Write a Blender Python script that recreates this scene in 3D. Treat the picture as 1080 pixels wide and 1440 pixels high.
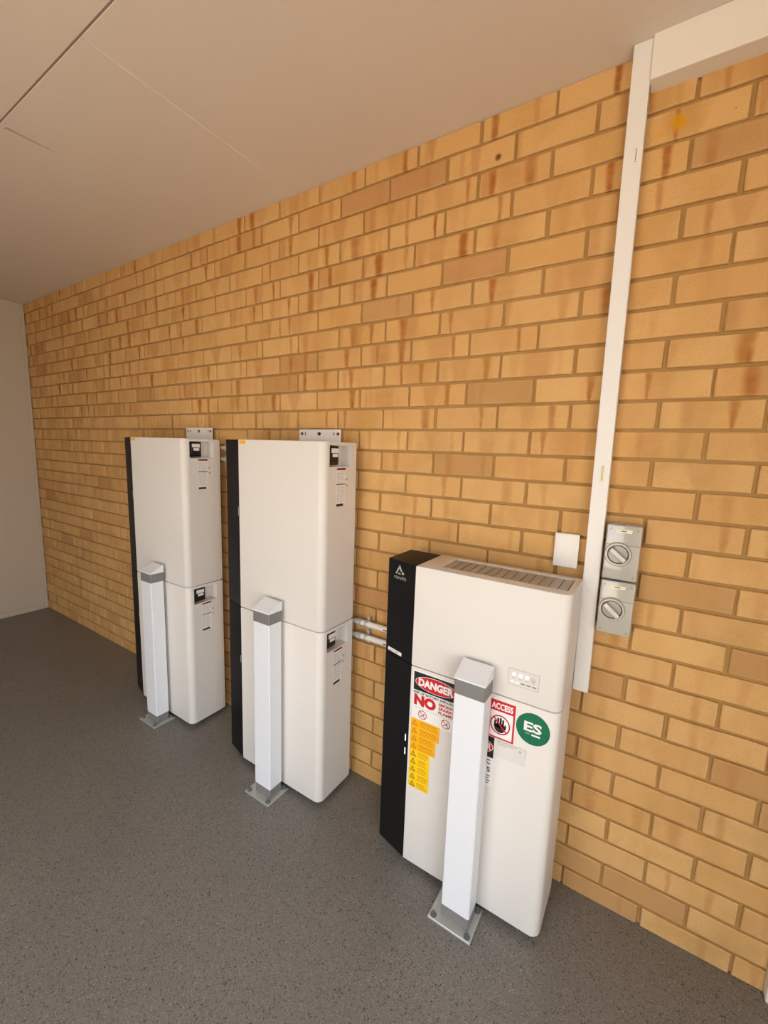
import bpy, bmesh, math, random
from mathutils import Vector, Matrix
random.seed(7)
S = bpy.context.scene
for o in list(bpy.data.objects): bpy.data.objects.remove(o, do_unlink=True)
C = S.collection

# ------------------------------------------------------------------ camera
F_PX, CAM = 594.729, Vector((0.0147, -1.4930, 1.5357))
YAW, PITCH, ROLL = 0.5679, -0.1440, 0.0338
def cam_axes():
    f = Vector((-math.sin(YAW)*math.cos(PITCH), math.cos(YAW)*math.cos(PITCH), math.sin(PITCH)))
    r = Vector((math.cos(YAW), math.sin(YAW), 0)); u = r.cross(f)
    c, s = math.cos(ROLL), math.sin(ROLL)
    return c*r + s*u, -s*r + c*u, f
RV, UV, FV = cam_axes()
cd = bpy.data.cameras.new('camera'); cam = bpy.data.objects.new('camera', cd); C.objects.link(cam)
cd.sensor_fit = 'HORIZONTAL'; cd.sensor_width = 36; cd.lens = 36*F_PX/1080; cd.clip_start = 0.02
cam.matrix_world = Matrix(((RV.x, UV.x, -FV.x, CAM.x), (RV.y, UV.y, -FV.y, CAM.y), (RV.z, UV.z, -FV.z, CAM.z), (0, 0, 0, 1)))
S.camera = cam
def project(p):
    d = Vector(p) - CAM; z = d.dot(FV)
    return 540 + F_PX*d.dot(RV)/z, 720 - F_PX*d.dot(UV)/z

# ------------------------------------------------------------------ light: open garage door behind the camera, sky and sunlit ground outside
XL, XR, YF, ZC = -4.58, 0.95, -3.2, 2.642        # end wall, other end wall, door side behind the camera, ceiling
DX0, DX1, DH, YS = -1.75, -0.2, 2.25, -1.25      # the open garage door behind the camera; unseen side opening from YS, added to light right-hand faces
w = bpy.data.worlds.new('sky'); S.world = w; w.use_nodes = True
bg = w.node_tree.nodes['Background']; bg.inputs[0].default_value = (0.88, 0.94, 1.0, 1); bg.inputs[1].default_value = 4.7
sd = bpy.data.lights.new('sun', 'SUN'); sd.energy = 29; sd.angle = 0.009; sd.color = (1, .95, .88)
sun = bpy.data.objects.new('sun', sd); C.objects.link(sun)
sun.rotation_euler = (math.radians(-8), math.radians(-40), 0)   # crosses the driveway, never into the room
for loc, rot, sx, sy in ((((DX0+DX1)/2, YF-.05, DH/2), (math.radians(90), 0, 0), DX1-DX0, DH), ((XR+.04, (YF+YS)/2, DH/2), (0, math.radians(90), 0), DH, YS-YF)):  # one portal for the garage door, one for the added side opening
    pd = bpy.data.lights.new('opening_portal', 'AREA'); pd.shape = 'RECTANGLE'; pd.size = sx; pd.size_y = sy; pd.cycles.is_portal = True
    portal = bpy.data.objects.new('opening_portal', pd); C.objects.link(portal); portal.location = loc; portal.rotation_euler = rot
S.view_settings.view_transform = 'Standard'; S.view_settings.look = 'None'
S.view_settings.gamma = 1; S.view_settings.use_curve_mapping = False
S.view_settings.exposure = 0.06

# ------------------------------------------------------------------ materials
def lin(c):
    return tuple((x/255/12.92 if x/255 <= .04045 else ((x/255+.055)/1.055)**2.4) for x in c) + (1,)
def mat(name, col, rough=.5, metal=0, spec=.5, bump=None, emit=0, var=0, coat=0):
    m = bpy.data.materials.new(name); m.use_nodes = True; nt = m.node_tree; b = nt.nodes['Principled BSDF']
    b.inputs['Base Color'].default_value = lin(col); b.inputs['Roughness'].default_value = rough
    b.inputs['Metallic'].default_value = metal; b.inputs['Specular IOR Level'].default_value = spec
    b.inputs['Coat Weight'].default_value = coat
    if emit:
        b.inputs['Emission Color'].default_value = lin(col); b.inputs['Emission Strength'].default_value = emit
    tc = nt.nodes.new('ShaderNodeTexCoord')
    if var:
        n = nt.nodes.new('ShaderNodeTexNoise'); n.inputs['Scale'].default_value = 2.2; n.inputs['Detail'].default_value = 5
        nt.links.new(tc.outputs['Object'], n.inputs['Vector'])
        mx = nt.nodes.new('ShaderNodeMix'); mx.data_type = 'RGBA'
        mx.inputs[6].default_value = lin(tuple(max(0, x-var) for x in col)); mx.inputs[7].default_value = lin(tuple(min(255, x+var) for x in col))
        nt.links.new(n.outputs['Fac'], mx.inputs[0]); nt.links.new(mx.outputs[2], b.inputs['Base Color'])
    if bump:
        n = nt.nodes.new('ShaderNodeTexNoise'); n.inputs['Scale'].default_value = bump[0]; n.inputs['Detail'].default_value = 4
        nt.links.new(tc.outputs['Object'], n.inputs['Vector'])
        bp = nt.nodes.new('ShaderNodeBump'); bp.inputs['Strength'].default_value = bump[1]; bp.inputs['Distance'].default_value = .002
        nt.links.new(n.outputs['Fac'], bp.inputs['Height']); nt.links.new(bp.outputs[0], b.inputs['Normal'])
    return m
class NB:
    """small node expression builder"""
    def __init__(s, nt): s.nt = nt
    def m(s, op, a, b=0.0, c=0.0):
        n = s.nt.nodes.new('ShaderNodeMath'); n.operation = op
        for i, v in enumerate((a, b, c)):
            if isinstance(v, (int, float)): n.inputs[i].default_value = v
            else: s.nt.links.new(v, n.inputs[i])
        return n.outputs[0]
    def xyz(s, x, y, z):
        n = s.nt.nodes.new('ShaderNodeCombineXYZ')
        for i, v in enumerate((x, y, z)):
            if isinstance(v, (int, float)): n.inputs[i].default_value = v
            else: s.nt.links.new(v, n.inputs[i])
        return n.outputs[0]
    def white(s, vec):
        n = s.nt.nodes.new('ShaderNodeTexWhiteNoise'); n.noise_dimensions = '3D'; s.nt.links.new(vec, n.inputs['Vector'])
        q = s.nt.nodes.new('ShaderNodeSeparateColor'); s.nt.links.new(n.outputs['Color'], q.inputs[0]); return q.outputs
    def noise(s, vec, scale, detail=3, rough=.5):
        n = s.nt.nodes.new('ShaderNodeTexNoise'); n.inputs['Scale'].default_value = scale; n.inputs['Detail'].default_value = detail
        n.inputs['Roughness'].default_value = rough
        s.nt.links.new(vec, n.inputs['Vector']); return n.outputs['Fac']
    def mix(s, f, a, b):
        n = s.nt.nodes.new('ShaderNodeMix'); n.data_type = 'RGBA'
        if isinstance(f, (int, float)): n.inputs[0].default_value = f
        else: s.nt.links.new(f, n.inputs[0])
        for i, v in ((6, a), (7, b)):
            if isinstance(v, tuple): n.inputs[i].default_value = v
            else: s.nt.links.new(v, n.inputs[i])
        return n.outputs[2]
    def smooth(s, v, lo, hi):
        n = s.nt.nodes.new('ShaderNodeMapRange'); n.interpolation_type = 'SMOOTHSTEP'
        s.nt.links.new(v, n.inputs[0]); n.inputs[1].default_value = lo; n.inputs[2].default_value = hi; return n.outputs[0]
Z0 = 2.61                                   # centre height of course 0, courses 86 mm, bricks 240 mm pitch
def brick_material(name, base, dull, streak_gain):
    m = bpy.data.materials.new(name); m.use_nodes = True; nt = m.node_tree; b = nt.nodes['Principled BSDF']; N = NB(nt)
    g = nt.nodes.new('ShaderNodeNewGeometry'); sp = nt.nodes.new('ShaderNodeSeparateXYZ'); nt.links.new(g.outputs['Position'], sp.inputs[0])
    pos = g.outputs['Position']; x, z = sp.outputs[0], sp.outputs[2]
    row = N.m('FLOOR', N.m('DIVIDE', N.m('SUBTRACT', Z0+.043, z), .086))
    par = N.m('MODULO', row, 2.0)                                  # 1 = odd course
    u = N.m('ADD', N.m('DIVIDE', x, .24), N.m('SUBTRACT', 20.5, N.m('MULTIPLY', par, .5)))
    col = N.m('FLOOR', u); fu = N.m('FRACT', u)
    fz = N.m('FRACT', N.m('DIVIDE', N.m('SUBTRACT', Z0+.043, z), .086))
    h = N.white(N.xyz(row, col, 1.3)); k = N.white(N.xyz(row, col, 7.7)); q = N.white(N.xyz(row, col, 15.1))
    wob = N.noise(N.xyz(N.m('MULTIPLY', x, 1.0), row, N.m('MULTIPLY', z, 1.0)), 28, 3)
    fw = N.m('ADD', fu, N.m('MULTIPLY', N.m('SUBTRACT', wob, .5), .05))
    # per-brick tone
    c = N.mix(h[0], base[0], base[1]); c = N.mix(N.m('MULTIPLY', h[1], .55), c, base[2])
    blotch = N.smooth(N.noise(pos, 9, 4), .42, .72)
    c = N.mix(N.m('MULTIPLY', blotch, .35), c, base[3])
    dullf = N.m('GREATER_THAN', q[0], dull)
    c = N.mix(N.m('MULTIPLY', dullf, .5), c, lin((168, 122, 78)))
    # broad kiln-kiss bands and narrow burnt streaks at about a quarter and three quarters of each face
    rowf = N.m('SUBTRACT', 1.0, N.m('MULTIPLY', N.smooth(row, 8.0, 16.0), .62))
    brk = N.noise(N.xyz(N.m('MULTIPLY', x, .35), row, z), 24, 4, .55)
    for hs, cen, width, low, gain, soft, colr in ((h[2], .27, .10, .30, 1.15, .85, lin((166, 100, 42))), (k[0], .76, .09, .30, 1.15, .85, lin((160, 94, 38))),
                                            (k[1], .45, .24, .25, .55, .6, lin((182, 128, 76))), (q[1], .62, .30, .35, .5, .7, lin((188, 138, 70))), (q[2], .08, .16, .4, .6, .8, lin((176, 122, 72)))):
        off = N.m('MULTIPLY', N.m('SUBTRACT', N.m('FRACT', N.m('MULTIPLY', hs, 7.3)), .5), .18)
        d = N.m('ABSOLUTE', N.m('SUBTRACT', N.m('SUBTRACT', fw, off), cen))
        wd = N.m('ADD', width*.4, N.m('MULTIPLY', N.m('FRACT', N.m('MULTIPLY', hs, 13.7)), width*.8))
        wd = N.m('MULTIPLY', wd, N.m('SUBTRACT', 1.2, N.m('MULTIPLY', fz, N.m('FRACT', N.m('MULTIPLY', hs, 29.1)))))
        v = N.m('SUBTRACT', 1.0, N.m('DIVIDE', d, wd))
        st = N.smooth(v, 0.0, soft)
        amp = N.m('MINIMUM', N.m('MULTIPLY', N.m('MAXIMUM', N.m('SUBTRACT', hs, low), 0.0), 1.5*gain*streak_gain), 1.0)
        amp = N.m('MULTIPLY', N.m('MULTIPLY', amp, rowf), N.m('ADD', .25, N.m('MULTIPLY', brk, 1.4)))
        c = N.mix(N.m('MINIMUM', N.m('MULTIPLY', st, amp), 1.0), c, colr)
    # olive weathering on some of the lower bricks, pale worn arrises
    ol = N.m('MULTIPLY', N.smooth(N.noise(pos, 5.5, 4), .5, .7), N.smooth(row, 7.0, 13.0)); c = N.mix(N.m('MULTIPLY', ol, .3), c, lin((168, 132, 76)))
    ez = N.m('ABSOLUTE', N.m('SUBTRACT', fz, .5)); eu = N.m('ABSOLUTE', N.m('SUBTRACT', fu, .5))
    edge = N.m('MAXIMUM', N.smooth(ez, .36, .44), N.smooth(eu, .455, .478)); c = N.mix(N.m('MULTIPLY', N.m('MULTIPLY', edge, brk), .45), c, lin((230, 192, 136)))
    # fine speckle and small pits
    fine = N.noise(pos, 260, 3, .7); c = N.mix(N.m('MULTIPLY', N.smooth(fine, .45, .8), .32), c, lin((150, 108, 58)))
    pit = N.smooth(N.noise(pos, 75, 2), .74, .80); c = N.mix(N.m('MULTIPLY', pit, .6), c, lin((110, 70, 32)))
    # yellow splash on one brick high up beside the trunking
    def spot(cx, cz, r, c, colr, f):
        dx = N.m('SUBTRACT', x, cx); dz = N.m('SUBTRACT', z, cz)
        dd = N.m('SQRT', N.m('ADD', N.m('MULTIPLY', dx, dx), N.m('MULTIPLY', dz, dz)))
        dd = N.m('ADD', dd, N.m('MULTIPLY', N.m('SUBTRACT', wob, .5), r*.9))
        return N.mix(N.m('MULTIPLY', N.m('SUBTRACT', 1.0, N.smooth(dd, r*.35, r)), f), c, colr)
    c = spot(-.036, 2.439, .030, c, lin((208, 148, 8)), .85); c = spot(-.075, 2.425, .016, c, lin((214, 158, 40)), .5)
    c = spot(-.535, 2.508, .014, c, lin((105, 55, 20)), .9)
    nt.links.new(c, b.inputs['Base Color']); b.inputs['Roughness'].default_value = .85; b.inputs['Specular IOR Level'].default_value = .25
    bp = nt.nodes.new('ShaderNodeBump'); bp.inputs['Strength'].default_value = .35; bp.inputs['Distance'].default_value = .0015
    hh = N.m('ADD', N.noise(pos, 120, 4, .65), N.m('MULTIPLY', N.noise(pos, 30, 3), .8))
    nt.links.new(hh, bp.inputs['Height']); nt.links.new(bp.outputs[0], b.inputs['Normal'])
    return m
PAL = (lin((220, 177, 116)), lin((210, 162, 100)), lin((204, 158, 104)), lin((198, 147, 85)))
M_BRICK = brick_material('brick_cream', PAL, .955, 1.0)
M_DULL = brick_material('brick_dull_pink', tuple(lin(c) for c in ((200, 150, 98), (192, 142, 92), (188, 140, 92), (182, 130, 82))), 2.0, .3)
M_MORTAR = mat('mortar_ochre', (172, 132, 76), .95, bump=(150, .6), var=12)
def floor_material():
    m = bpy.data.materials.new('flake_epoxy'); m.use_nodes = True; nt = m.node_tree; b = nt.nodes['Principled BSDF']; N = NB(nt)
    g = nt.nodes.new('ShaderNodeNewGeometry'); pos = g.outputs['Position']
    c = N.mix(N.noise(pos, 3, 4), lin((116, 113, 108)), lin((127, 123, 117)))
    for sc, lo, hi, colr, f in ((280, .80, .84, lin((64, 56, 50)), .75), (330, .84, .88, lin((172, 165, 154)), .65), (190, .955, .965, lin((48, 40, 36)), .8), (240, .92, .94, lin((92, 74, 62)), .6)):
        v = nt.nodes.new('ShaderNodeTexVoronoi'); v.inputs['Scale'].default_value = sc; nt.links.new(pos, v.inputs['Vector'])
        q = nt.nodes.new('ShaderNodeSeparateColor'); nt.links.new(v.outputs['Color'], q.inputs[0])
        edge = N.m('SUBTRACT', 1.0, N.smooth(v.outputs['Distance'], .35, .6))
        c = N.mix(N.m('MULTIPLY', N.m('MULTIPLY', N.smooth(q.outputs[0], lo, hi), edge), f), c, colr)
    nt.links.new(c, b.inputs['Base Color']); b.inputs['Roughness'].default_value = .42; b.inputs['Specular IOR Level'].default_value = .4
    bp = nt.nodes.new('ShaderNodeBump'); bp.inputs['Strength'].default_value = .25; bp.inputs['Distance'].default_value = .001
    nt.links.new(N.noise(pos, 140, 3), bp.inputs['Height']); nt.links.new(bp.outputs[0], b.inputs['Normal'])
    return m
M_FLOOR = floor_material()
M_CEIL = mat('ceiling_paint', (226, 212, 198), .8, bump=(60, .15), var=3)
M_FILL = mat('joint_filler', (228, 216, 204), .8)
M_DARKGAP = mat('dark_gap', (158, 140, 128), .9)
M_WALLP = mat('wall_paint', (190, 176, 156), .7, bump=(80, .12), var=3)
M_TRIM = mat('trim_gloss_white', (236, 228, 216), .45)
M_GROUND = mat('driveway', (180, 167, 150), .9, bump=(40, .4), var=12)
M_SHELL = mat('powdercoat_white', (224, 218, 211), .42, spec=.22, bump=(500, .015))
M_BLACK = mat('black_panel', (20, 19, 20), .5, spec=.22, bump=(600, .05))
M_PLINTH = mat('plinth_black', (22, 22, 22), .6)
M_CHASSIS = mat('chassis_white', (224, 218, 208), .4)
M_BOLL = mat('bollard_white', (228, 229, 233), .35, spec=.3)
M_BAND = mat('reflective_grey', (122, 120, 118), .5)
M_ZINC = mat('galvanised', (198, 200, 196), .38, metal=.55, bump=(90, .08), var=8)
M_BOLT = mat('bolt_steel', (128, 134, 136), .35, metal=.6)
M_PVC = mat('pvc_white', (232, 228, 222), .35)
M_FIT = mat('grey_fitting', (186, 184, 178), .35, metal=.3)
M_TRUNK = mat('trunking_white', (234, 229, 224), .4)
M_ISO = mat('isolator_grey', (178, 173, 162), .16, spec=.7, coat=.4)
M_ISOD = mat('isolator_dial_grey', (158, 154, 146), .2, coat=.3)
M_ISOH = mat('isolator_handle', (206, 202, 194), .2, coat=.3)
M_DARK = mat('dark_plastic', (28, 26, 25), .4)
M_PAPER = mat('label_white', (238, 234, 230), .5)
M_CREAM = mat('label_cream', (232, 224, 194), .5)
M_RED = mat('sign_red', (200, 20, 34), .45)
M_DRED = mat('sign_dark_red', (188, 36, 52), .45)
M_INK = mat('ink_black', (18, 16, 16), .5)
M_GREYINK = mat('ink_grey', (120, 116, 114), .5)
M_PALEINK = mat('ink_pale', (176, 170, 164), .5)
M_GREEN = mat('sign_green', (0, 104, 72), .4)
M_YEL = mat('label_yellow', (250, 204, 8), .45)
M_ORA = mat('label_amber', (248, 178, 10), .45)
M_AMBINK = mat('ink_amber', (190, 120, 0), .5)
M_LOGO = mat('logo_grey', (176, 176, 176), .4)
M_LED = mat('led_white', (250, 248, 255), .4, emit=.5)

# ------------------------------------------------------------------ helpers
def link(name, me, m, parent=None, loc=None):
    o = bpy.data.objects.new(name, me); C.objects.link(o)
    if m and not me.materials: me.materials.append(m)
    if parent: o.parent = parent
    if loc is not None: o.location = loc
    return o
def wloc(o):
    v = Vector((0, 0, 0))
    while o: v += o.location; o = o.parent
    return v
def obj(name, vf, m, parent=None, smooth=None):
    """vf in world coordinates; stored relative to the parent's origin"""
    vs, fs = vf; off = wloc(parent) if parent else Vector((0, 0, 0))
    me = bpy.data.meshes.new(name); me.from_pydata([tuple(Vector(v)-off) for v in vs], [], fs)
    bm = bmesh.new(); bm.from_mesh(me); bmesh.ops.recalc_face_normals(bm, faces=bm.faces) if smooth != 'flatdecal' else None
    bm.to_mesh(me); bm.free(); me.update()
    if smooth and smooth != 'flatdecal':
        me.polygons.foreach_set('use_smooth', [True]*len(me.polygons)); me.set_sharp_from_angle(angle=math.radians(smooth))
    return link(name, me, m, parent)
def struct(name, vf, m, parent=None, smooth=None):
    o = obj(name, vf, m, parent, smooth); o['kind'] = 'structure'; return o
def thing(name, label, cat, loc, group=None):
    o = bpy.data.objects.new(name, None); C.objects.link(o); o.location = loc; o.empty_display_size = .05
    tag(o, label, cat, group); return o
def tag(o, label, cat, group=None):
    o['label'] = label; o['category'] = cat
    if group: o['group'] = group
    return o
def box(x0, x1, y0, y1, z0, z1):
    v = [(x, y, z) for z in (z0, z1) for y in (y0, y1) for x in (x0, x1)]
    return v, [(0, 2, 3, 1), (4, 5, 7, 6), (0, 1, 5, 4), (2, 6, 7, 3), (0, 4, 6, 2), (1, 3, 7, 5)]
def bbox(x0, x1, y0, y1, z0, z1, b, seg=2):
    bm = bmesh.new(); v, f = box(x0, x1, y0, y1, z0, z1)
    vv = [bm.verts.new(p) for p in v]; [bm.faces.new([vv[i] for i in q]) for q in f]
    bmesh.ops.bevel(bm, geom=list(bm.edges), offset=b, segments=seg, profile=.5, affect='EDGES')
    bm.verts.index_update(); r = ([tuple(q.co) for q in bm.verts], [tuple(q.index for q in fc.verts) for fc in bm.faces]); bm.free(); return r
def join(*parts):
    V, Fc = [], []
    for v, f in parts:
        n = len(V); V += list(v); Fc += [tuple(i+n for i in q) for q in f]
    return V, Fc
def inset(poly, d):
    n = len(poly); out = []
    for i in range(n):
        p, a, b = Vector(poly[i]), Vector(poly[i-1]), Vector(poly[(i+1) % n])
        e1, e2 = (p-a).normalized(), (b-p).normalized()
        n1, n2 = Vector((-e1.y, e1.x)), Vector((-e2.y, e2.x)); bis = (n1+n2).normalized()
        out.append(tuple(p + bis*d/max(.3, bis.dot(n1))))
    return out
def prism(poly, z0, z1, b=0, taps=2):
    """vertical prism over a counter-clockwise plan outline with rounded top and bottom rims"""
    rings = [(poly, z0), (poly, z1)]
    if b:
        lo, hi = [], []
        for k in range(taps+1):
            a = math.pi/2*k/taps; d = b*(1-math.sin(a)); h = b*(1-math.cos(a))
            lo.append((inset(poly, d) if d > 1e-7 else poly, z0+h)); hi.append((inset(poly, d) if d > 1e-7 else poly, z1-h))
        rings = lo + hi[::-1]
    V = [(p[0], p[1], z) for pl, z in rings for p in pl]; n = len(poly); Fc = []
    for r in range(len(rings)-1):
        for i in range(n):
            j = (i+1) % n; Fc.append((r*n+i, r*n+j, (r+1)*n+j, (r+1)*n+i))
    Fc.append(tuple(range(n))[::-1]); Fc.append(tuple((len(rings)-1)*n+i for i in range(n))); return V, Fc
def cyl(c, axis, r, h, n=24, r2=None):
    """solid from c along axis, length h"""
    a = Vector(axis).normalized(); t = a.orthogonal().normalized(); s = a.cross(t); c = Vector(c); r2 = r if r2 is None else r2
    V = []
    for q, rr in ((0, r), (h, r2)):
        V += [tuple(c + a*q + (t*math.cos(2*math.pi*i/n) + s*math.sin(2*math.pi*i/n))*rr) for i in range(n)]
    Fc = [(i, (i+1) % n, n+(i+1) % n, n+i) for i in range(n)] + [tuple(range(n))[::-1], tuple(range(n, 2*n))]
    return V, Fc
def ring(c, axis, ro, ri, h, n=36):
    a = Vector(axis).normalized(); t = a.orthogonal().normalized(); s = a.cross(t); c = Vector(c); V = []
    prof = [(ro, 0), (ro, h*.6), (ro-(ro-ri)*.3, h), (ri+(ro-ri)*.2, h), (ri, h*.6), (ri, 0)]
    for i in range(n):
        d = t*math.cos(2*math.pi*i/n) + s*math.sin(2*math.pi*i/n)
        V += [tuple(c + d*r + a*z) for r, z in prof]
    k = len(prof); Fc = [(i*k+j, ((i+1) % n)*k+j, ((i+1) % n)*k+(j+1) % k, i*k+(j+1) % k) for i in range(n) for j in range(k)]
    return V, Fc
class Plane:
    """a flat face that carries print: u to the right, v up, n outward; o = world point of (0,0)"""
    def __init__(s, o, u, v=(0, 0, 1)):
        s.o, s.u, s.v = Vector(o), Vector(u).normalized(), Vector(v).normalized(); s.n = s.u.cross(s.v)
    def p(s, a, b, h): return tuple(s.o + s.u*a + s.v*b + s.n*h)
    def poly(s, pts, h, t=.0005):
        """thin sheet cut to the outline pts (counter-clockwise)"""
        n = len(pts); V = [s.p(a, b, h) for a, b in pts] + [s.p(a, b, h-t) for a, b in pts]
        return V, [tuple(range(n))] + [(i, n+i, n+(i+1) % n, (i+1) % n) for i in range(n)]
    def rect(s, a0, a1, b0, b1, h): return s.poly([(a0, b0), (a1, b0), (a1, b1), (a0, b1)], h)
    def ell(s, ca, cb, ra, rb, h, n=40): return s.poly([(ca+ra*math.cos(2*math.pi*i/n), cb+rb*math.sin(2*math.pi*i/n)) for i in range(n)], h)
    def annulus(s, ca, cb, ra, rb, t, h, n=40):
        V = [];
        for k in (0, t): V += [s.p(ca+(ra-k)*math.cos(2*math.pi*i/n), cb+(rb-k)*math.sin(2*math.pi*i/n), h) for i in range(n)]
        return V, [(i, (i+1) % n, n+(i+1) % n, n+i) for i in range(n)]
    def line(s, a0, b0, a1, b1, wd, h):
        d = Vector((a1-a0, b1-b0)).normalized(); q = Vector((-d.y, d.x))*wd/2
        return s.poly([(a0-q.x, b0-q.y), (a1-q.x, b1-q.y), (a1+q.x, b1+q.y), (a0+q.x, b0+q.y)][::1], h)
    def frame(s, a0, a1, b0, b1, wd, h):
        return join(s.rect(a0, a1, b0, b0+wd, h), s.rect(a0, a1, b1-wd, b1, h), s.rect(a0, a0+wd, b0+wd, b1-wd, h), s.rect(a1-wd, a1, b0+wd, b1-wd, h))
    def text(s, body, a0, a1, b0, b1, h, bold=.0):
        cu = bpy.data.curves.new('lettering', 'FONT'); cu.body = body; cu.offset = bold; cu.resolution_u = 3
        to = bpy.data.objects.new('lettering', cu); C.objects.link(to); bpy.context.view_layer.update()
        me = bpy.data.meshes.new_from_object(to.evaluated_get(bpy.context.evaluated_depsgraph_get()))
        vs = [v.co.copy() for v in me.vertices]; fs = [tuple(p.vertices) for p in me.polygons]
        bpy.data.objects.remove(to, do_unlink=True); bpy.data.meshes.remove(me); bpy.data.curves.remove(cu)
        x0, x1 = min(v.x for v in vs), max(v.x for v in vs); y0, y1 = min(v.y for v in vs), max(v.y for v in vs)
        return [s.p(a0+(v.x-x0)/(x1-x0)*(a1-a0), b0+(v.y-y0)/(y1-y0)*(b1-b0), h) for v in vs], fs
def decal(name, vf, m, parent): return obj(name, vf, m, parent, 'flatdecal')

# ------------------------------------------------------------------ the shell of the garage
fl = struct('floor', box(XL-.1, XR+.1, YF-.1, .1, -.12, 0), M_FLOOR)
dr = struct('driveway', box(-30, 30, -40, 25, -.2, -.13), M_GROUND)
wl = struct('wall_left', box(XL-.1, XL, YF, 0, 0, ZC), M_WALLP)
struct('wall_front', join(box(XL, DX0, YF-.1, YF, 0, ZC), box(DX1, XR+.1, YF-.1, YF, 0, ZC), box(DX0, DX1, YF-.1, YF, DH, ZC)), M_WALLP)   # round the open garage door
struct('wall_right', join(box(XR, XR+.1, YS, .1, 0, ZC), box(XR, XR+.1, YF-.1, YS, DH, ZC)), M_WALLP)  # opening in this unseen wall is added for light from the right
struct('door_1', box(.475, XR, -.012, .0095, .004, 2.1), M_TRIM)
struct('baseboard_left', bbox(XL, XL+.008, YF, -.035, 0, .045, .002, 1), M_WALLP)
struct('trim_1', bbox(XL-.001, XL+.010, -.026, -.002, 0, ZC, .003), M_WALLP)    # cover strip in the far corner
struct('trim_2', bbox(-.112, XR, -.055, .006, 2.535, ZC, .003), M_TRIM)        # white beam under the ceiling
struct('trim_3', bbox(.437, .48, -.028, .0095, 0, 2.535, .004), M_TRIM)       # door jamb
ce = struct('ceiling', box(XL-.1, XR+.1, YF-.1, .12, ZC+.0018, ZC+.05), M_DARKGAP)
def sheet(x0, x1, y0, y1, g=.0012):
    v, f = bbox(x0+g, x1-g, y0+g, y1-g, ZC, ZC+.0017, .0008, 1); return obj('ceiling_sheet', (v, f), M_CEIL, ce)
XJ, YJ = -1.455, -.835
sheet(XL, XJ, YJ, .0105, .0006); sheet(XJ, XR, YJ, .0105, .0006)
for y1 in (YJ-.0038, YJ-.903, YJ-1.803):
    y0 = max(YF, y1-.897)
    sheet(XL, -2.085, y0, y1); sheet(-2.085, XR, y0, y1)
obj('joint_bead', bbox(XJ-.0016, XJ+.0016, YJ+.02, -.002, ZC-.0012, ZC+.001, .0005, 1), M_FILL, ce)
obj('joint_bead', bbox(-2.087, -2.083, YJ-.85, YJ-.006, ZC-.0012, ZC+.001, .0006, 1), M_FILL, ce)
# torn strip of paper at the sheet corner
fl_v = [(-2.098, YJ+.012), (-2.080, YJ+.020), (-2.082, YJ+.10), (-2.086, YJ+.17), (-2.090, YJ+.10), (-2.092, YJ+.04)]
obj('paint_flake', ([(x, y, ZC-.0012) for x, y in fl_v] + [(x, y, ZC+.0004) for x, y in fl_v], [tuple(range(6))] + [(i, (i+1) % 6, 6+(i+1) % 6, 6+i) for i in range(6)]), mat('old_paint', (186, 170, 158), .8), ce)

# brick wall: raked mortar behind, every brick proud of it
wb = struct('wall_back', box(XL-.1, XR+.1, .010, .12, 0, ZC), M_MORTAR)
BX0, BX1 = XL+.002, .437
def brick_mesh(L, H, seed, D=.03):
    rnd = random.Random(seed); n = 5; hx, hz = L/2, H/2; bev = .0026
    def outline(ins, amp):
        pts = []
        for i in range(n): pts.append([-hx+ins+(L-2*ins)*i/n, -hz+ins+rnd.uniform(-amp, amp)])
        for i in range(2): pts.append([hx-ins+rnd.uniform(-amp, amp), -hz+ins+(H-2*ins)*i/2])
        for i in range(n): pts.append([hx-ins-(L-2*ins)*i/n, hz-ins+rnd.uniform(-amp, amp)])
        for i in range(2): pts.append([-hx+ins+rnd.uniform(-amp, amp), hz-ins-(H-2*ins)*i/2])
        return pts
    a, b = outline(bev, .0007), outline(0, .0008); k = len(a)
    V = [(p[0], 0, p[1]) for p in a] + [(p[0], bev, p[1]) for p in b] + [(p[0], D, p[1]) for p in b]
    Fc = [tuple(range(k))] + [(r*k+i, (r+1)*k+i, (r+1)*k+(i+1) % k, r*k+(i+1) % k) for r in (0, 1) for i in range(k)]
    return V, Fc
MOD = {'R': -.145, 'M': -1.05, 'L': -1.957}      # right edge of each cabinet column
OCC = [(x-.62, x, -.26, -.05, 0, t) for x, t in ((MOD['R'], 1.155), (MOD['M'], 1.563), (MOD['L'], 1.563))] + \
      [(-.155, -.103, -.045, -.001, .775, ZC), (-.094, 0, -.07, -.001, 1, 1.34), (-.112, XR, -.055, -.001, 2.535, ZC)] + \
      [(x, x+.097, -.345, -.27, 0, .88) for x in (-.4385, -1.352, -2.24)]
def hidden(p):
    d = p - CAM
    for b in OCC:
        t0, t1 = 0, .999
        for i in range(3):
            lo, hi = b[2*i], b[2*i+1]
            if abs(d[i]) < 1e-9:
                if not lo <= CAM[i] <= hi: t0 = 2
                continue
            a, c = sorted(((lo-CAM[i])/d[i], (hi-CAM[i])/d[i])); t0, t1 = max(t0, a), min(t1, c)
        if t0 < t1: return True
    return False
DULL = {(1, -4), (1, -5), (20, -4), (5, -3)}       # the duller pinkish bricks (course, perpend to the left)
bricks = []
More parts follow.
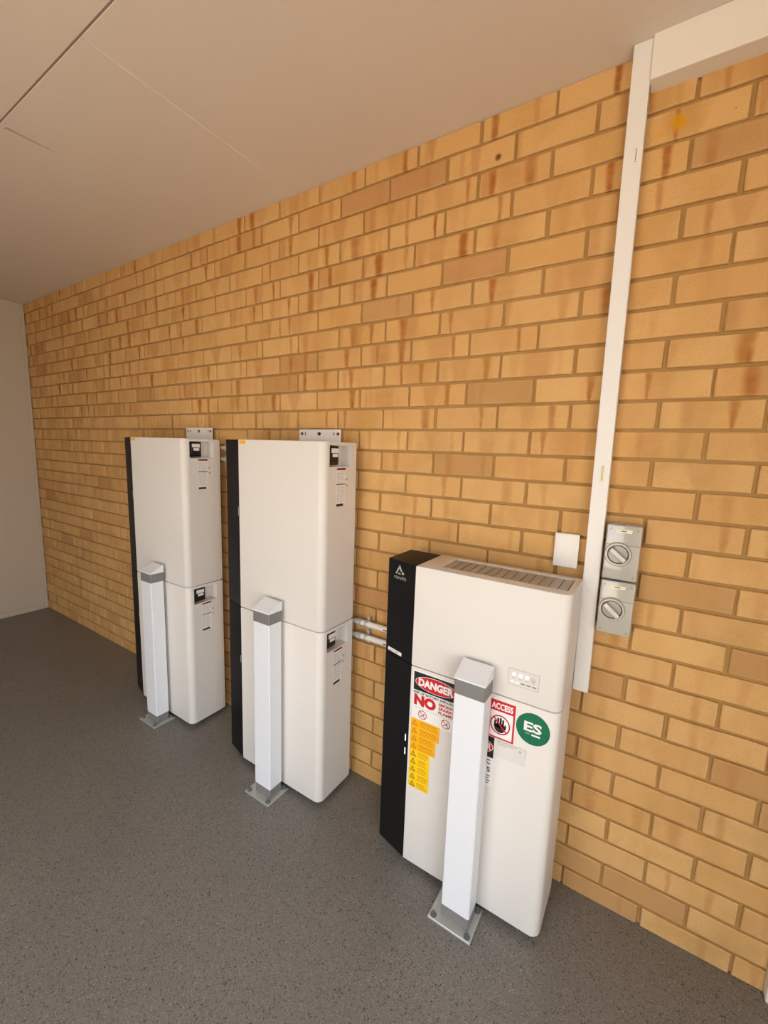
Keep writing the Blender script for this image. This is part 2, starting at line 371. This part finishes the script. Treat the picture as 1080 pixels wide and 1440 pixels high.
for r in range(31):
    zc = Z0 - .086*r; z0, z1 = max(zc-.038, .0), min(zc+.038, ZC-.0004)
    sh = 0 if r % 2 else -.5
    for c in range(-21, 4):
        ul = c + sh; x0, x1 = ul*.24+.005, (ul+1)*.24-.005
        rr = random.Random(r*131+c); j = rr.uniform(-.0015, .0015)
        x0, x1 = max(x0+j, BX0), min(x1+j, BX1)
        if x1-x0 < .03: continue
        vis = 0
        for a in (.1, .3, .5, .7, .9):
            for b in (.2, .5, .8):
                p = Vector((x0+(x1-x0)*a, 0, z0+(z1-z0)*b)); u, v = project(p)
                if 0 < u < 1080 and 0 < v < 1440 and not hidden(p): vis += 1
        corners = [project((x, 0, z)) for x, z in ((x0, z0), (x1, z0), (x1, z1), (x0, z1))]
        area = .5*abs(sum(corners[i][0]*corners[(i+1) % 4][1]-corners[(i+1) % 4][0]*corners[i][1] for i in range(4)))*vis/15
        bricks.append((area, r, c, x0, x1, z0, z1, rr.uniform(-.0015, .0012), rr.randrange(6)))
bricks.sort(key=lambda t: -t[0])
cache = {}; rest = []
for i, (area, r, c, x0, x1, z0, z1, dy, var) in enumerate(bricks):
    L, H = x1-x0, z1-z0
    key = (round(L, 3), round(H, 3), var)
    if i < 298:
        if key not in cache:
            me = bpy.data.meshes.new('brick'); me.from_pydata(*[brick_mesh(key[0], key[1], var*17+3)[0], [], brick_mesh(key[0], key[1], var*17+3)[1]]); me.materials.append(M_BRICK); cache[key] = me
        o = link('brick', cache[key], None, wb, ((x0+x1)/2, dy, (z0+z1)/2))
        if (r, c) in DULL:
            o.material_slots[0].link = 'OBJECT'; o.material_slots[0].material = M_DULL
    else:
        v, f = brick_mesh(L, H, var*17+3); cx, cz = (x0+x1)/2, (z0+z1)/2
        rest.append(([(p[0]+cx, p[1]+dy, p[2]+cz) for p in v], f))
br = obj('brickwork', join(*rest), M_BRICK, wb); br['kind'] = 'stuff'

# ------------------------------------------------------------------ battery towers and inverter
YFR, YBK, WW, WB, SET = -.262, -.05, .49, .13, .033
def shell_cut(vf, m, cut):
    me = bpy.data.meshes.new('t'); me.from_pydata(vf[0], [], vf[1]); bm = bmesh.new(); bm.from_mesh(me); bmesh.ops.recalc_face_normals(bm, faces=bm.faces); bm.to_mesh(me); bm.free()
    a = bpy.data.objects.new('t', me); C.objects.link(a)
    cm = bpy.data.meshes.new('c'); cm.from_pydata(cut[0], [], cut[1]); bm = bmesh.new(); bm.from_mesh(cm); bmesh.ops.recalc_face_normals(bm, faces=bm.faces); bm.to_mesh(cm); bm.free()
    b = bpy.data.objects.new('c', cm); C.objects.link(b)
    md = a.modifiers.new('b', 'BOOLEAN'); md.object = b; md.operation = 'DIFFERENCE'; md.solver = 'EXACT'
    bpy.context.view_layer.update()
    r = bpy.data.meshes.new_from_object(a.evaluated_get(bpy.context.evaluated_depsgraph_get()))
    out = ([tuple(v.co) for v in r.vertices], [tuple(p.vertices) for p in r.polygons])
    bpy.data.objects.remove(a); bpy.data.objects.remove(b); return out
def module(name, label, cat, xr, z0, z1, group=None, niche=True, plinth=False, inverter=False):
    xb, xl = xr-WW, xr-WW-WB
    t = thing(name, label, cat, ((xl+xr)/2, (YFR+YBK)/2, 0 if plinth else z0), group)
    R = .030; arc = [(xr-R+R*math.sin(a), YFR+R-R*math.cos(a)) for a in [math.pi/2*i/10 for i in range(11)]]
    plan = [(xb+.0006, -.063), (xb+.0006, YFR)] + arc + [(xr, -.063)]
    vf = prism(plan, z0, z1, .0028)
    nz1 = z1-.013; nz0 = nz1-.084; ny0, ny1 = -.226, -.09
    if niche: vf = shell_cut(vf, M_SHELL, box(xr-.055, xr+.02, ny0, ny1, nz0, nz1))
    if inverter: vf = shell_cut(vf, M_SHELL, box(xr-.415, xr-.018, -.218, -.082, z1-.012, z1+.02))
    obj('cover', vf, M_SHELL, t, 38)
    bl = [(xl, -.063), (xl, YFR+SET+.004), (xl+.004, YFR+SET-.001), (xb-.0006, YFR+.0015), (xb-.0006, -.063)]
    obj('side_panel', prism(bl, z0, z1, .002), M_BLACK, t, 30)
    obj('back_chassis', bbox(xl+.004, xr-.0015, -.0605, YBK, z0+.002, z1-.002, .0015, 1), M_CHASSIS, t)
    if plinth: obj('plinth', bbox(xl+.05, xr-.035, -.225, -.07, 0, z0+.001, .003, 1), M_PLINTH, t)
    RF = Plane((xr, 0, 0), (0, 1, 0)); FP = Plane((0, YFR, 0), (1, 0, 0))
    ang = Vector((WB-.004, -(SET-.0025), 0)); BP = Plane((xl+.004, YFR+SET-.001, 0), ang)
    if niche:
        k = obj('isolator_niche', join(box(xr-.054, xr-.052, ny0, ny1, nz0, nz1)), M_CHASSIS, t)
        bk = obj('breaker', join(bbox(xr-.052, xr-.018, ny0+.001, ny0+.078, nz0+.006, nz1-.002, .004), bbox(xr-.052, xr-.007, ny0+.012, ny0+.066, nz0+.016, nz1-.008, .005)), M_DARK, t)
        BF = Plane((xr-.004, 0, 0), (0, 1, 0))
        decal('breaker_label', join(BF.rect(ny0+.018, ny0+.062, nz1-.030, nz1-.012, -.002), BF.rect(ny0+.026, ny0+.058, nz1-.046, nz1-.033, -.002)), M_PAPER, bk)
        lt = nz0-.004; la, lb = -.182, -.126
        sp = decal('specification_label', RF.rect(la, lb, lt-.155, lt, .0006), M_PAPER, t)
        decal('red_header', RF.rect(la, lb, lt-.009, lt-.001, .0011), M_DRED, sp)
        for q in ((la+.012, la+.019, lt-.008, lt-.002, .0016), (la+.024, lb-.003, lt-.008, lt-.002, .0016), (la, lb-.002, lt-.068, lt-.064, .0011), (la, lb-.012, lt-.155, lt-.145, .0011)):
            decal('black_bar', RF.rect(*q), M_INK, sp)
        rd = random.Random(int(z0*100)); ln = []
        for i in range(24):
            zz = lt-.016-i*.0052
            if abs(zz-(lt-.066)) < .005: continue
            x = la+.004
            while x < lb-.012:
                wd = rd.uniform(.005, .018); ln.append(RF.rect(x, min(x+wd, lb-.004), zz-.0016, zz, .0011)); x += wd+rd.uniform(.002, .008)
        decal('fine_print', join(*ln), M_PALEINK, sp)
        decal('icon_dots', join(RF.ell(lb+.010, lt-.046, .0035, .004, .0008, 12), RF.ell(lb+.010, lt-.072, .0035, .004, .0008, 12)), M_GREYINK, t)
    return t, FP, BP, RF
G = 'white battery modules stacked in wall columns'
units = {}
for key, place in (('L', 'left column farthest from the camera'), ('M', 'middle column')):
    for part, z0, z1 in (('lower', .026, .7955), ('upper', .7985, 1.563)):
        lab = {'lower': 'lower white battery module on the floor, %s' % place,
               'upper': 'upper white battery module topping the %s' % place}[part]
        units[key+part] = module('battery_module', lab, 'battery', MOD[key], z0, z1, G, plinth=part == 'lower')
units['Rlower'] = module('battery_module', 'white battery module covered with danger stickers, below the vented inverter', 'battery', MOD['R'], .026, .7955, G, niche=False, plinth=True)
units['Rupper'] = module('inverter_unit', 'short white inverter with vented top and small display, on the stickered battery', 'inverter', MOD['R'], .7985, 1.155, None, niche=False, inverter=True)
for key in ('L', 'M'):
    t, FP, BP, RF = units[key+'upper']; xb = MOD[key]-WW
    decal('corner_sticker', FP.rect(xb+.006, xb+.048, 1.545, 1.558, .0006), M_ORA, t)
    decal('status_light', BP.rect(.117, .122, 1.225, 1.265, .0006), M_LOGO, t)
    t, FP, BP, RF = units[key+'lower']
    decal('status_light', BP.rect(.117, .122, .52, .555, .0006), M_LOGO, t)

# inverter details
t, FP, BP, RF = units['Rupper']; xr = MOD['R']
pan = obj('vent_grille', join(box(xr-.414, xr-.019, -.217, -.083, 1.1432, 1.1485), box(xr-.411, xr-.022, -.092, -.090, 1.144, 1.153), box(xr-.411, xr-.022, -.210, -.208, 1.144, 1.153)), mat('grille_pan', (206, 198, 187), .6), t)
slat = mat('grille_slat', (172, 164, 152), .4); n = 14
for i in range(n):
    x = xr-.397 + i*.364/(n-1)
    obj('grille_slat', box(x-.0108, x+.0108, -.2065, -.0935, 1.1486, 1.1530), slat, pan)
decal('emblem', join(BP.poly([(.034, 1.107), (.0405, 1.107), (.0555, 1.1335), (.0530, 1.140)], .0007), BP.poly([(.0530, 1.140), (.0500, 1.1325), (.0600, 1.1165), (.0660, 1.1185), (.0560, 1.138)], .0007), BP.ell(.0700, 1.1125, .0052, .0050, .0011, 16), BP.poly([(.0465, 1.107), (.0600, 1.107), (.0560, 1.1115), (.0490, 1.1115)], .0011)), M_LOGO, t)
decal('lettering', BP.text('AlphaESS', .026, .086, 1.086, 1.100, .0008), M_LOGO, t)
st = decal('name_strip', BP.poly([(.010, .811), (.078, .808), (.078, .821), (.010, .824)], .0006), M_PAPER, t)
decal('fine_print', BP.text('BATTERY', .022, .066, .8125, .8195, .0011), M_GREYINK, st)
dp = decal('display_window', FP.rect(-.301, -.210, .846, .897, .0006), mat('display_face', (222, 217, 210), .2), t)
decal('display_outline', FP.frame(-.301, -.210, .846, .897, .0010, .0011), M_PALEINK, dp)
for x in (-.284, -.264, -.245): decal('indicator_light', FP.ell(x, .880, .0052, .006, .0012, 20), M_LED, dp)
decal('wifi_icon', join(FP.annulus(-.227, .8785, .0075, .0065, .0016, .0012, 20), FP.ell(-.227, .8765, .0028, .0028, .0012, 12)), M_PALEINK, dp)
decal('icon_caption', join(*[FP.rect(x-.006, x+.006, .868, .8695, .0012) for x in (-.284, -.264, -.245, -.227)]), M_PALEINK, dp)
decal('level_bar', join(*[FP.rect(x-.006, x+.006, .8545, .858, .0012) for x in (-.256, -.2395, -.223)]), M_GREYINK, dp)
for x in (-.287, -.2715): decal('indicator_light', FP.rect(x-.0045, x+.0045, .8545, .858, .0012), M_LED, dp)

# stickers on the battery module below the inverter
t, FP, BP, RF = units['Rlower']
for zz in (.512, .459): decal('status_light', BP.rect(.113, .1175, zz-.013, zz+.013, .0006), M_LED, t)
sg = decal('danger_sign', FP.rect(-.625, -.452, .604, .786, .0006), M_PAPER, t)
decal('black_panel', FP.rect(-.622, -.455, .714, .781, .0011), M_INK, sg)
decal('oval_rim', FP.ell(-.5385, .7475, .0775, .0275, .0014), M_PAPER, sg)
decal('red_oval', FP.ell(-.5385, .7475, .0755, .0258, .0018), M_RED, sg)
decal('danger_word', FP.text('DANGER', -.603, -.472, .7335, .7625, .0023, .05), M_PAPER, sg)
decal('explosion_line', FP.text('RISK OF BATTERY EXPLOSION', -.621, -.456, .7025, .7105, .0011, .035), M_INK, sg)
decal('no_word', FP.text('NO', -.618, -.534, .658, .699, .0011, .065), M_RED, sg)
for i, wd in enumerate(('SMOKING', 'SPARKS', 'FLAMES')):
    decal('red_word', FP.text(wd, -.524, -.459 if i == 0 else -.466, .685-i*.0148, .6955-i*.0148, .0011, .04), M_DRED, sg)
decal('rule_line', join(FP.rect(-.621, -.456, .6995, .7005, .0011), FP.rect(-.621, -.456, .6495, .6503, .0011)), M_PALEINK, sg)
for x in (-.583, -.495):
    decal('prohibition_ring', join(FP.annulus(x, .628, .0165, .0165, .0026, .0014, 32), FP.line(x-.011, .639, x+.011, .617, .0022, .0016)), M_DRED, sg)
    decal('pictogram', join(FP.line(x-.009, .620, x+.009, .631, .0024, .0011), FP.line(x+.001, .622, x+.006, .636, .0018, .0011)), M_GREYINK, sg)
rw = (.606-.337)/9
for i in range(9):
    x1 = -.516 if i < 2 else (-.528 if i < 4 else -.547); zt = .606-i*rw; am = i < 4
    ws = decal('warning_label', FP.rect(-.6255, x1, zt-rw+.0004, zt, .0014), M_ORA if am else M_YEL, t)
    xc, zc = -.611, zt-rw*.52
    def tri(s): return [(xc-s, zc-s*.85), (xc+s, zc-s*.85), (xc, zc+s)]
    o_, i_ = tri(.0115), tri(.0075)
    V = [FP.p(a, b, .0019) for a, b in o_+i_]
    decal('warning_triangle', join((V, [(k, (k+1) % 3, 3+(k+1) % 3, 3+k) for k in range(3)]), FP.rect(xc-.001, xc+.001, zc-.0035, zc+.004, .0019)), M_AMBINK if am else mat('ink_olive', (120, 96, 0), .5), ws)
    rd = random.Random(i); ln = []
    for k in range(4):
        zz = zt-.006-k*.0058; a0 = -.594+rd.uniform(0, .006); ln.append(FP.rect(a0, x1-.004-rd.uniform(0, .012), zz-.0022 if k == 0 else zz-.0013, zz, .0019))
    decal('fine_print', join(*ln), M_AMBINK, ws)
sg = decal('access_sign', FP.rect(-.351, -.270, .652, .779, .0006), M_RED, t)
decal('white_field', FP.rect(-.346, -.2755, .6575, .744, .0011), M_PAPER, sg)
decal('access_word', FP.text('ACCESS', -.344, -.277, .7505, .7715, .0011, .035), M_PAPER, sg)
hd = [FP.ell(-.314, .690, .017, .016, .0016, 24)]
for dx, ztop, wd in ((-.0155, .712, .0062), (-.0065, .7225, .0062), (.0015, .7245, .0062), (.0093, .7205, .0058), (.0165, .7055, .0052)):
    hd.append(FP.poly([(-.314+dx-wd/2, .690), (-.314+dx+wd/2, .690), (-.314+dx+wd/2, ztop-.002), (-.314+dx, ztop), (-.314+dx-wd/2, ztop-.002)], .0016))
decal('hand_symbol', join(*hd), M_INK, sg)
decal('prohibition_ring', join(FP.annulus(-.3135, .7005, .0315, .0325, .0042, .0021), FP.line(-.335, .722, -.292, .679, .0042, .0023)), M_DRED, sg)
sg = decal('green_disc', FP.ell(-.2165, .7245, .0495, .0505, .0006, 48), M_GREEN, t)
decal('lettering', FP.text('ES', -.2425, -.1905, .7145, .7455, .0011, .034), M_PAPER, sg)
decal('underline', FP.rect(-.219, -.194, .7035, .709, .0011), M_PAPER, sg)
decal('small_mark', FP.text('ON', -.238, -.225, .704, .711, .0011), M_LOGO, sg)
sg = decal('electrical_sign', FP.rect(-.437, -.3265, .474, .6515, .0006), M_PAPER, t)
decal('black_panel', FP.rect(-.435, -.3275, .578, .6505, .0011), M_INK, sg)
decal('oval_rim', FP.ell(-.382, .614, .0525, .0265, .0014), M_PAPER, sg)
decal('red_oval', FP.ell(-.382, .614, .0508, .0249, .0018), M_RED, sg)
decal('danger_word', FP.text('DANGER', -.424, -.336, .602, .626, .0023, .02), M_PAPER, sg)
decal('lettering', join(FP.text('C', -.3490, -.3360, .553, .570, .0011, .028), FP.text('S', -.3455, -.3340, .526, .543, .0011, .024)), M_INK, sg)
decal('fine_print', join(*[FP.rect(-.40, -.333-.004*(k % 2), .511-k*.0085, .5145-k*.0085, .0011) for k in range(4)]), M_GREYINK, sg)
sg = decal('clear_label', FP.rect(-.322, -.229, .592, .6485, .0006), mat('label_clear', (219, 214, 207), .3), t)
decal('label_edge', join(FP.rect(-.322, -.229, .6478, .6488, .0011), FP.rect(-.2298, -.2288, .618, .6485, .0011)), M_PALEINK, sg)
decal('fine_print', join(*[FP.rect(-.318, -.318+wd, .6435-k*.0052, .6452-k*.0052, .0011) for k, wd in enumerate((.062, .054, .03))], FP.ell(-.247, .636, .004, .004, .0011, 12)), M_PALEINK, sg)

# ------------------------------------------------------------------ bollards
def bollard(x0, label):
    x1, y0, y1 = x0+.097, -.349, -.279; t = thing('bollard', label, 'bollard', ((x0+x1)/2, (y0+y1)/2, 0), 'white bollards in front of the battery columns')
    def sq(e=0, c=.0035):
        return [(x0-e+c, y0-e), (x1+e-c, y0-e), (x1+e, y0-e+c), (x1+e, y1+e-c), (x1+e-c, y1+e), (x0-e+c, y1+e), (x0-e, y1+e-c), (x0-e, y0-e+c)]
    bp = obj('base_plate', bbox(x0-.034, x1+.018, -.377, -.256, 0, .009, .0015, 1), M_ZINC, t)
    obj('post', prism(sq(), .052, .812), M_BOLL, t, 40)
    obj('foot_band', prism(sq(-.0012), .009, .053), M_BAND, t, 40)
    obj('reflective_band', prism(sq(.0008), .808, .856), M_BAND, t, 40)
    e = .0012; yb = y1+e; yf = y0-e
    V = [(x0-e, yf, .855), (x1+e, yf, .855), (x1+e, yb, .855), (x0-e, yb, .855), (x0-e, yf, .860), (x1+e, yf, .860), (x1+e, yb-.006, .893), (x0-e, yb-.006, .893), (x1+e, yb, .893), (x0-e, yb, .893)]
    obj('cap', (V, [(0, 3, 2, 1), (0, 1, 5, 4), (4, 5, 6, 7), (7, 6, 8, 9), (9, 8, 2, 3), (1, 2, 8, 6, 5), (0, 4, 7, 9, 3)]), M_BOLL, t)
    for bx, by in ((x0-.018, -.363), (x1+.003, -.363), (x1+.003, -.270), (x0-.018, -.270)):
        b = obj('bolt', join(cyl((bx, by, .009), (0, 0, 1), .0105, .002, 20), cyl((bx, by, .011), (0, 0, 1), .0078, .007, 6), cyl((bx, by, .018), (0, 0, 1), .0045, .004, 10)), M_BOLT, bp)
bollard(-.4385, 'white square bollard in front of the stickered battery')
bollard(-1.353, 'white square bollard in front of the middle battery column')
bollard(-2.242, 'white square bollard in front of the farthest left battery column')

# ------------------------------------------------------------------ wall brackets above the two towers
def bracket(x0, x1, z1, label):
    t = thing('mounting_bracket', label, 'bracket', ((x0+x1)/2, -.01, 1.50), 'mounting brackets behind the battery columns')
    cu = bpy.data.curves.new('b', 'CURVE'); cu.dimensions = '2D'; cu.fill_mode = 'BOTH'; cu.extrude = .0015
    def spl(pts):
        s = cu.splines.new('POLY'); s.points.add(len(pts)-1); s.use_cyclic_u = True
        for p, q in zip(s.points, pts): p.co = (q[0], q[1], 0, 1)
    spl([(x0, 1.5), (x1, 1.5), (x1, z1), (x0, z1)]); zh = z1-.019
    wd = x1-x0
    for f, rx, rz in ((.06, .010, .0075), (.15, .0045, .0085), (.49, .011, .009), (.84, .0045, .0085), (.93, .010, .0075)):
        c = x0+wd*f; spl([(c+rx*math.cos(a), zh+rz*math.sin(a)) for a in [2*math.pi*i/16 for i in range(16)]])
    to = bpy.data.objects.new('b', cu); C.objects.link(to); bpy.context.view_layer.update()
    me = bpy.data.meshes.new_from_object(to.evaluated_get(bpy.context.evaluated_depsgraph_get()))
    vf = ([(v.co.x, -.022+v.co.z, v.co.y) for v in me.vertices], [tuple(p.vertices) for p in me.polygons]); bpy.data.objects.remove(to)
    obj('plate', vf, M_TRUNK, t)
    obj('hook_flange', box(x0, x1, -.05, -.0235, 1.500, 1.503), M_CHASSIS, t)
    obj('spacer', join(box(x0+.02, x0+.06, -.0205, -.001, 1.50, 1.56), box(x1-.06, x1-.02, -.0205, -.001, 1.50, 1.56)), M_ZINC, t)
    hd = [cyl((x0+wd*f, -.010, zh), (0, -1, 0), .007, .006, 12) for f in (.06, .49, .93)]
    obj('hole_shade', join(*hd), M_DARK, t)  # dark discs behind the plate holes stand in for the shade there
bracket(-1.405, -1.160, 1.620, 'white punched mounting bracket above the middle battery column')
bracket(-2.296, -2.057, 1.628, 'white punched mounting bracket above the farthest left battery column')

# ------------------------------------------------------------------ conduits between the columns
def conduit(xa, xb, z, label, tagx=None):
    t = thing('conduit', label, 'conduit', (xa, -.03, z), 'short white conduits linking the columns')
    obj('pipe', cyl((xa+.030, -.03, z), (1, 0, 0), .0125, xb-xa-.030, 20), M_PVC, t, 40)
    obj('coupling', join(cyl((xa-.02, -.03, z), (1, 0, 0), .011, .034, 18), cyl((xa+.008, -.03, z), (1, 0, 0), .0160, .014, 18), cyl((xa+.022, -.03, z), (1, 0, 0), .0145, .010, 18)), M_FIT, t, 40)
    obj('saddle', join(ring((xa+.050, -.03, z), (1, 0, 0), .0150, .0124, .014, 20), box(xa+.05, xa+.064, -.0165, -.001, z-.006, z+.006), box(xa+.05, xa+.064, -.018, -.0155, z-.028, z+.028)), M_ZINC, t)
    if tagx:
        V = []; n = 6; Fc = []
        for x in (tagx, tagx+.06):
            V += [(x, -.03-.0129*math.cos(a), z+.0129*math.sin(a)) for a in [(-.5+i/n)*1.6 for i in range(n+1)]]
        Fc = [(i, i+1, n+2+i, n+1+i) for i in range(n)]; lb = obj('pipe_label', (V, Fc), M_PAPER, t, 60)
        decal('fine_print', Plane((0, -.0432, 0), (1, 0, 0)).rect(tagx+.01, tagx+.05, z-.002, z+.002, .0), M_INK, lb)
conduit(-1.045, -.70, .779, 'upper white conduit between middle battery column and inverter', -.905)
conduit(-1.045, -.70, .716, 'lower white conduit between middle battery column and inverter', -.905)
conduit(-1.945, -1.60, 1.522, 'upper white conduit in the gap between the two battery columns')
conduit(-1.945, -1.60, 1.462, 'lower white conduit in the gap between the two battery columns')

# ------------------------------------------------------------------ trunking, isolators, blank plate
t = thing('cable_trunking', 'tall white cable trunking running from the ceiling down the brick wall', 'trunking', (-.1225, 0, .776))
def trunk(xa, xb, y0, y1, z0, z1):   # leans very slightly, as fitted
    v, f = bbox(xa, xb, y0, y1, z0, z1, .0022); return [(p[0]-(p[2]-.776)/1.866*.013, p[1], p[2]) for p in v], f
obj('channel', trunk(-.1445, -.1005, -.034, -.0005, .776, ZC-.001), M_TRUNK, t)
obj('lid', trunk(-.1457, -.0993, -.046, -.0335, .776, ZC-.001), M_TRUNK, t)
TP = Plane((0, -.046, 0), (1, 0, 0))
lb = decal('cable_label', TP.rect(-.1315, -.1185, 1.462, 1.515, .0006), M_CREAM, t)
decal('fine_print', join(*[TP.rect(-.1275, -.1225, 1.468+k*.0065, 1.472+k*.0065, .0011) for k in range(7)]), M_PALEINK, lb)
lb = decal('cable_label', TP.rect(-.1300, -.1225, 2.341, 2.384, .0006), M_PAPER, t)
decal('fine_print', join(*[TP.rect(-.1280, -.1245, 2.346+k*.005, 2.349+k*.005, .0011) for k in range(7)]), M_GREYINK, lb)

def isolator(z0, z1, label, ang):
    x0, x1 = -.0945, -.0015; xc, zc = -.0575, z0+.079
    t = thing('isolator_switch', label, 'switch', ((x0+x1)/2, 0, z0), 'rotary isolator switches beside the trunking')
    obj('housing', bbox(x0+.001, x1-.001, -.054, -.0005, z0+.001, z1-.001, .004), M_ISO, t, 40)
    obj('front_cover', bbox(x0, x1, -.066, -.053, z0, z1, .004, 3), M_ISO, t, 40)
    obj('raised_panel', bbox(x0+.001, x1-.001, -.070, -.064, z0+.001, z0+.108, .003, 3), M_ISO, t, 40)
    obj('dial_ring', ring((xc, -.066, zc), (0, -1, 0), .0365, .0275, .011), M_ISO, t, 40)
    dl = obj('dial', cyl((xc, -.066, zc), (0, -1, 0), .0275, .006, 32), M_ISOD, t, 40)
    a = math.radians(ang); d = Vector((math.cos(a), 0, math.sin(a))); s = Vector((-math.sin(a), 0, math.cos(a)))
    v, f = bbox(-.026, .026, -.020, 0, -.0065, .0065, .003)
    obj('handle', ([tuple(Vector((xc, -.071, zc)) + d*p[0] + s*p[2] + Vector((0, p[1], 0))) for p in v], f), M_ISOH, dl, 40)
    decal('dial_gap', Plane((xc, -.0715, zc), (1, 0, 0)).annulus(0, 0, .0277, .0277, .0022, .0011, 40), M_DARK, t)
    decal('pointer', Plane((xc, -.0722, zc), (1, 0, 0)).ell(.021*math.cos(a)+.004, .021*math.sin(a)-.009, .0022, .0022, .0004, 12), M_INK, dl)
    IP = Plane((0, -.066, 0), (1, 0, 0)); lb = decal('name_label', IP.rect(-.070, -.027, z1-.023, z1-.0125, .0008), M_CREAM, t)
    decal('fine_print', IP.rect(-.056, -.041, z1-.0195, z1-.0160, .0013), M_GREYINK, lb)
    for sx, sz, y in ((x0+.011, z0+.012, -.070), (x1-.011, z0+.012, -.070), (x0+.011, z1-.013, -.066), (x1-.011, z1-.013, -.066)):
        obj('screw', cyl((sx, y, sz), (0, -1, 0), .0036, .0012, 12), M_ISOD, t)
    if z1 > 1.3:
        for x in (-.073, -.03): obj('knockout', cyl((x, -.028, z1-.0015), (0, 0, 1), .0165, .002, 24), M_ISO, t)
isolator(1.173, 1.340, 'upper grey rotary isolator switch beside the white trunking', -40)
isolator(1.001, 1.1675, 'lower grey rotary isolator switch beside the white trunking', -42)
t = thing('blank_plate', 'blank white wall plate on the bricks above the inverter', 'wall plate', (-.21, 0, 1.174))
obj('plate', bbox(-.2475, -.1725, -.020, -.009, 1.1745, 1.2865, .003, 2), M_PVC, t, 40)
obj('back_frame', bbox(-.2455, -.1745, -.010, -.0003, 1.1765, 1.2845, .001, 1), M_PVC, t)
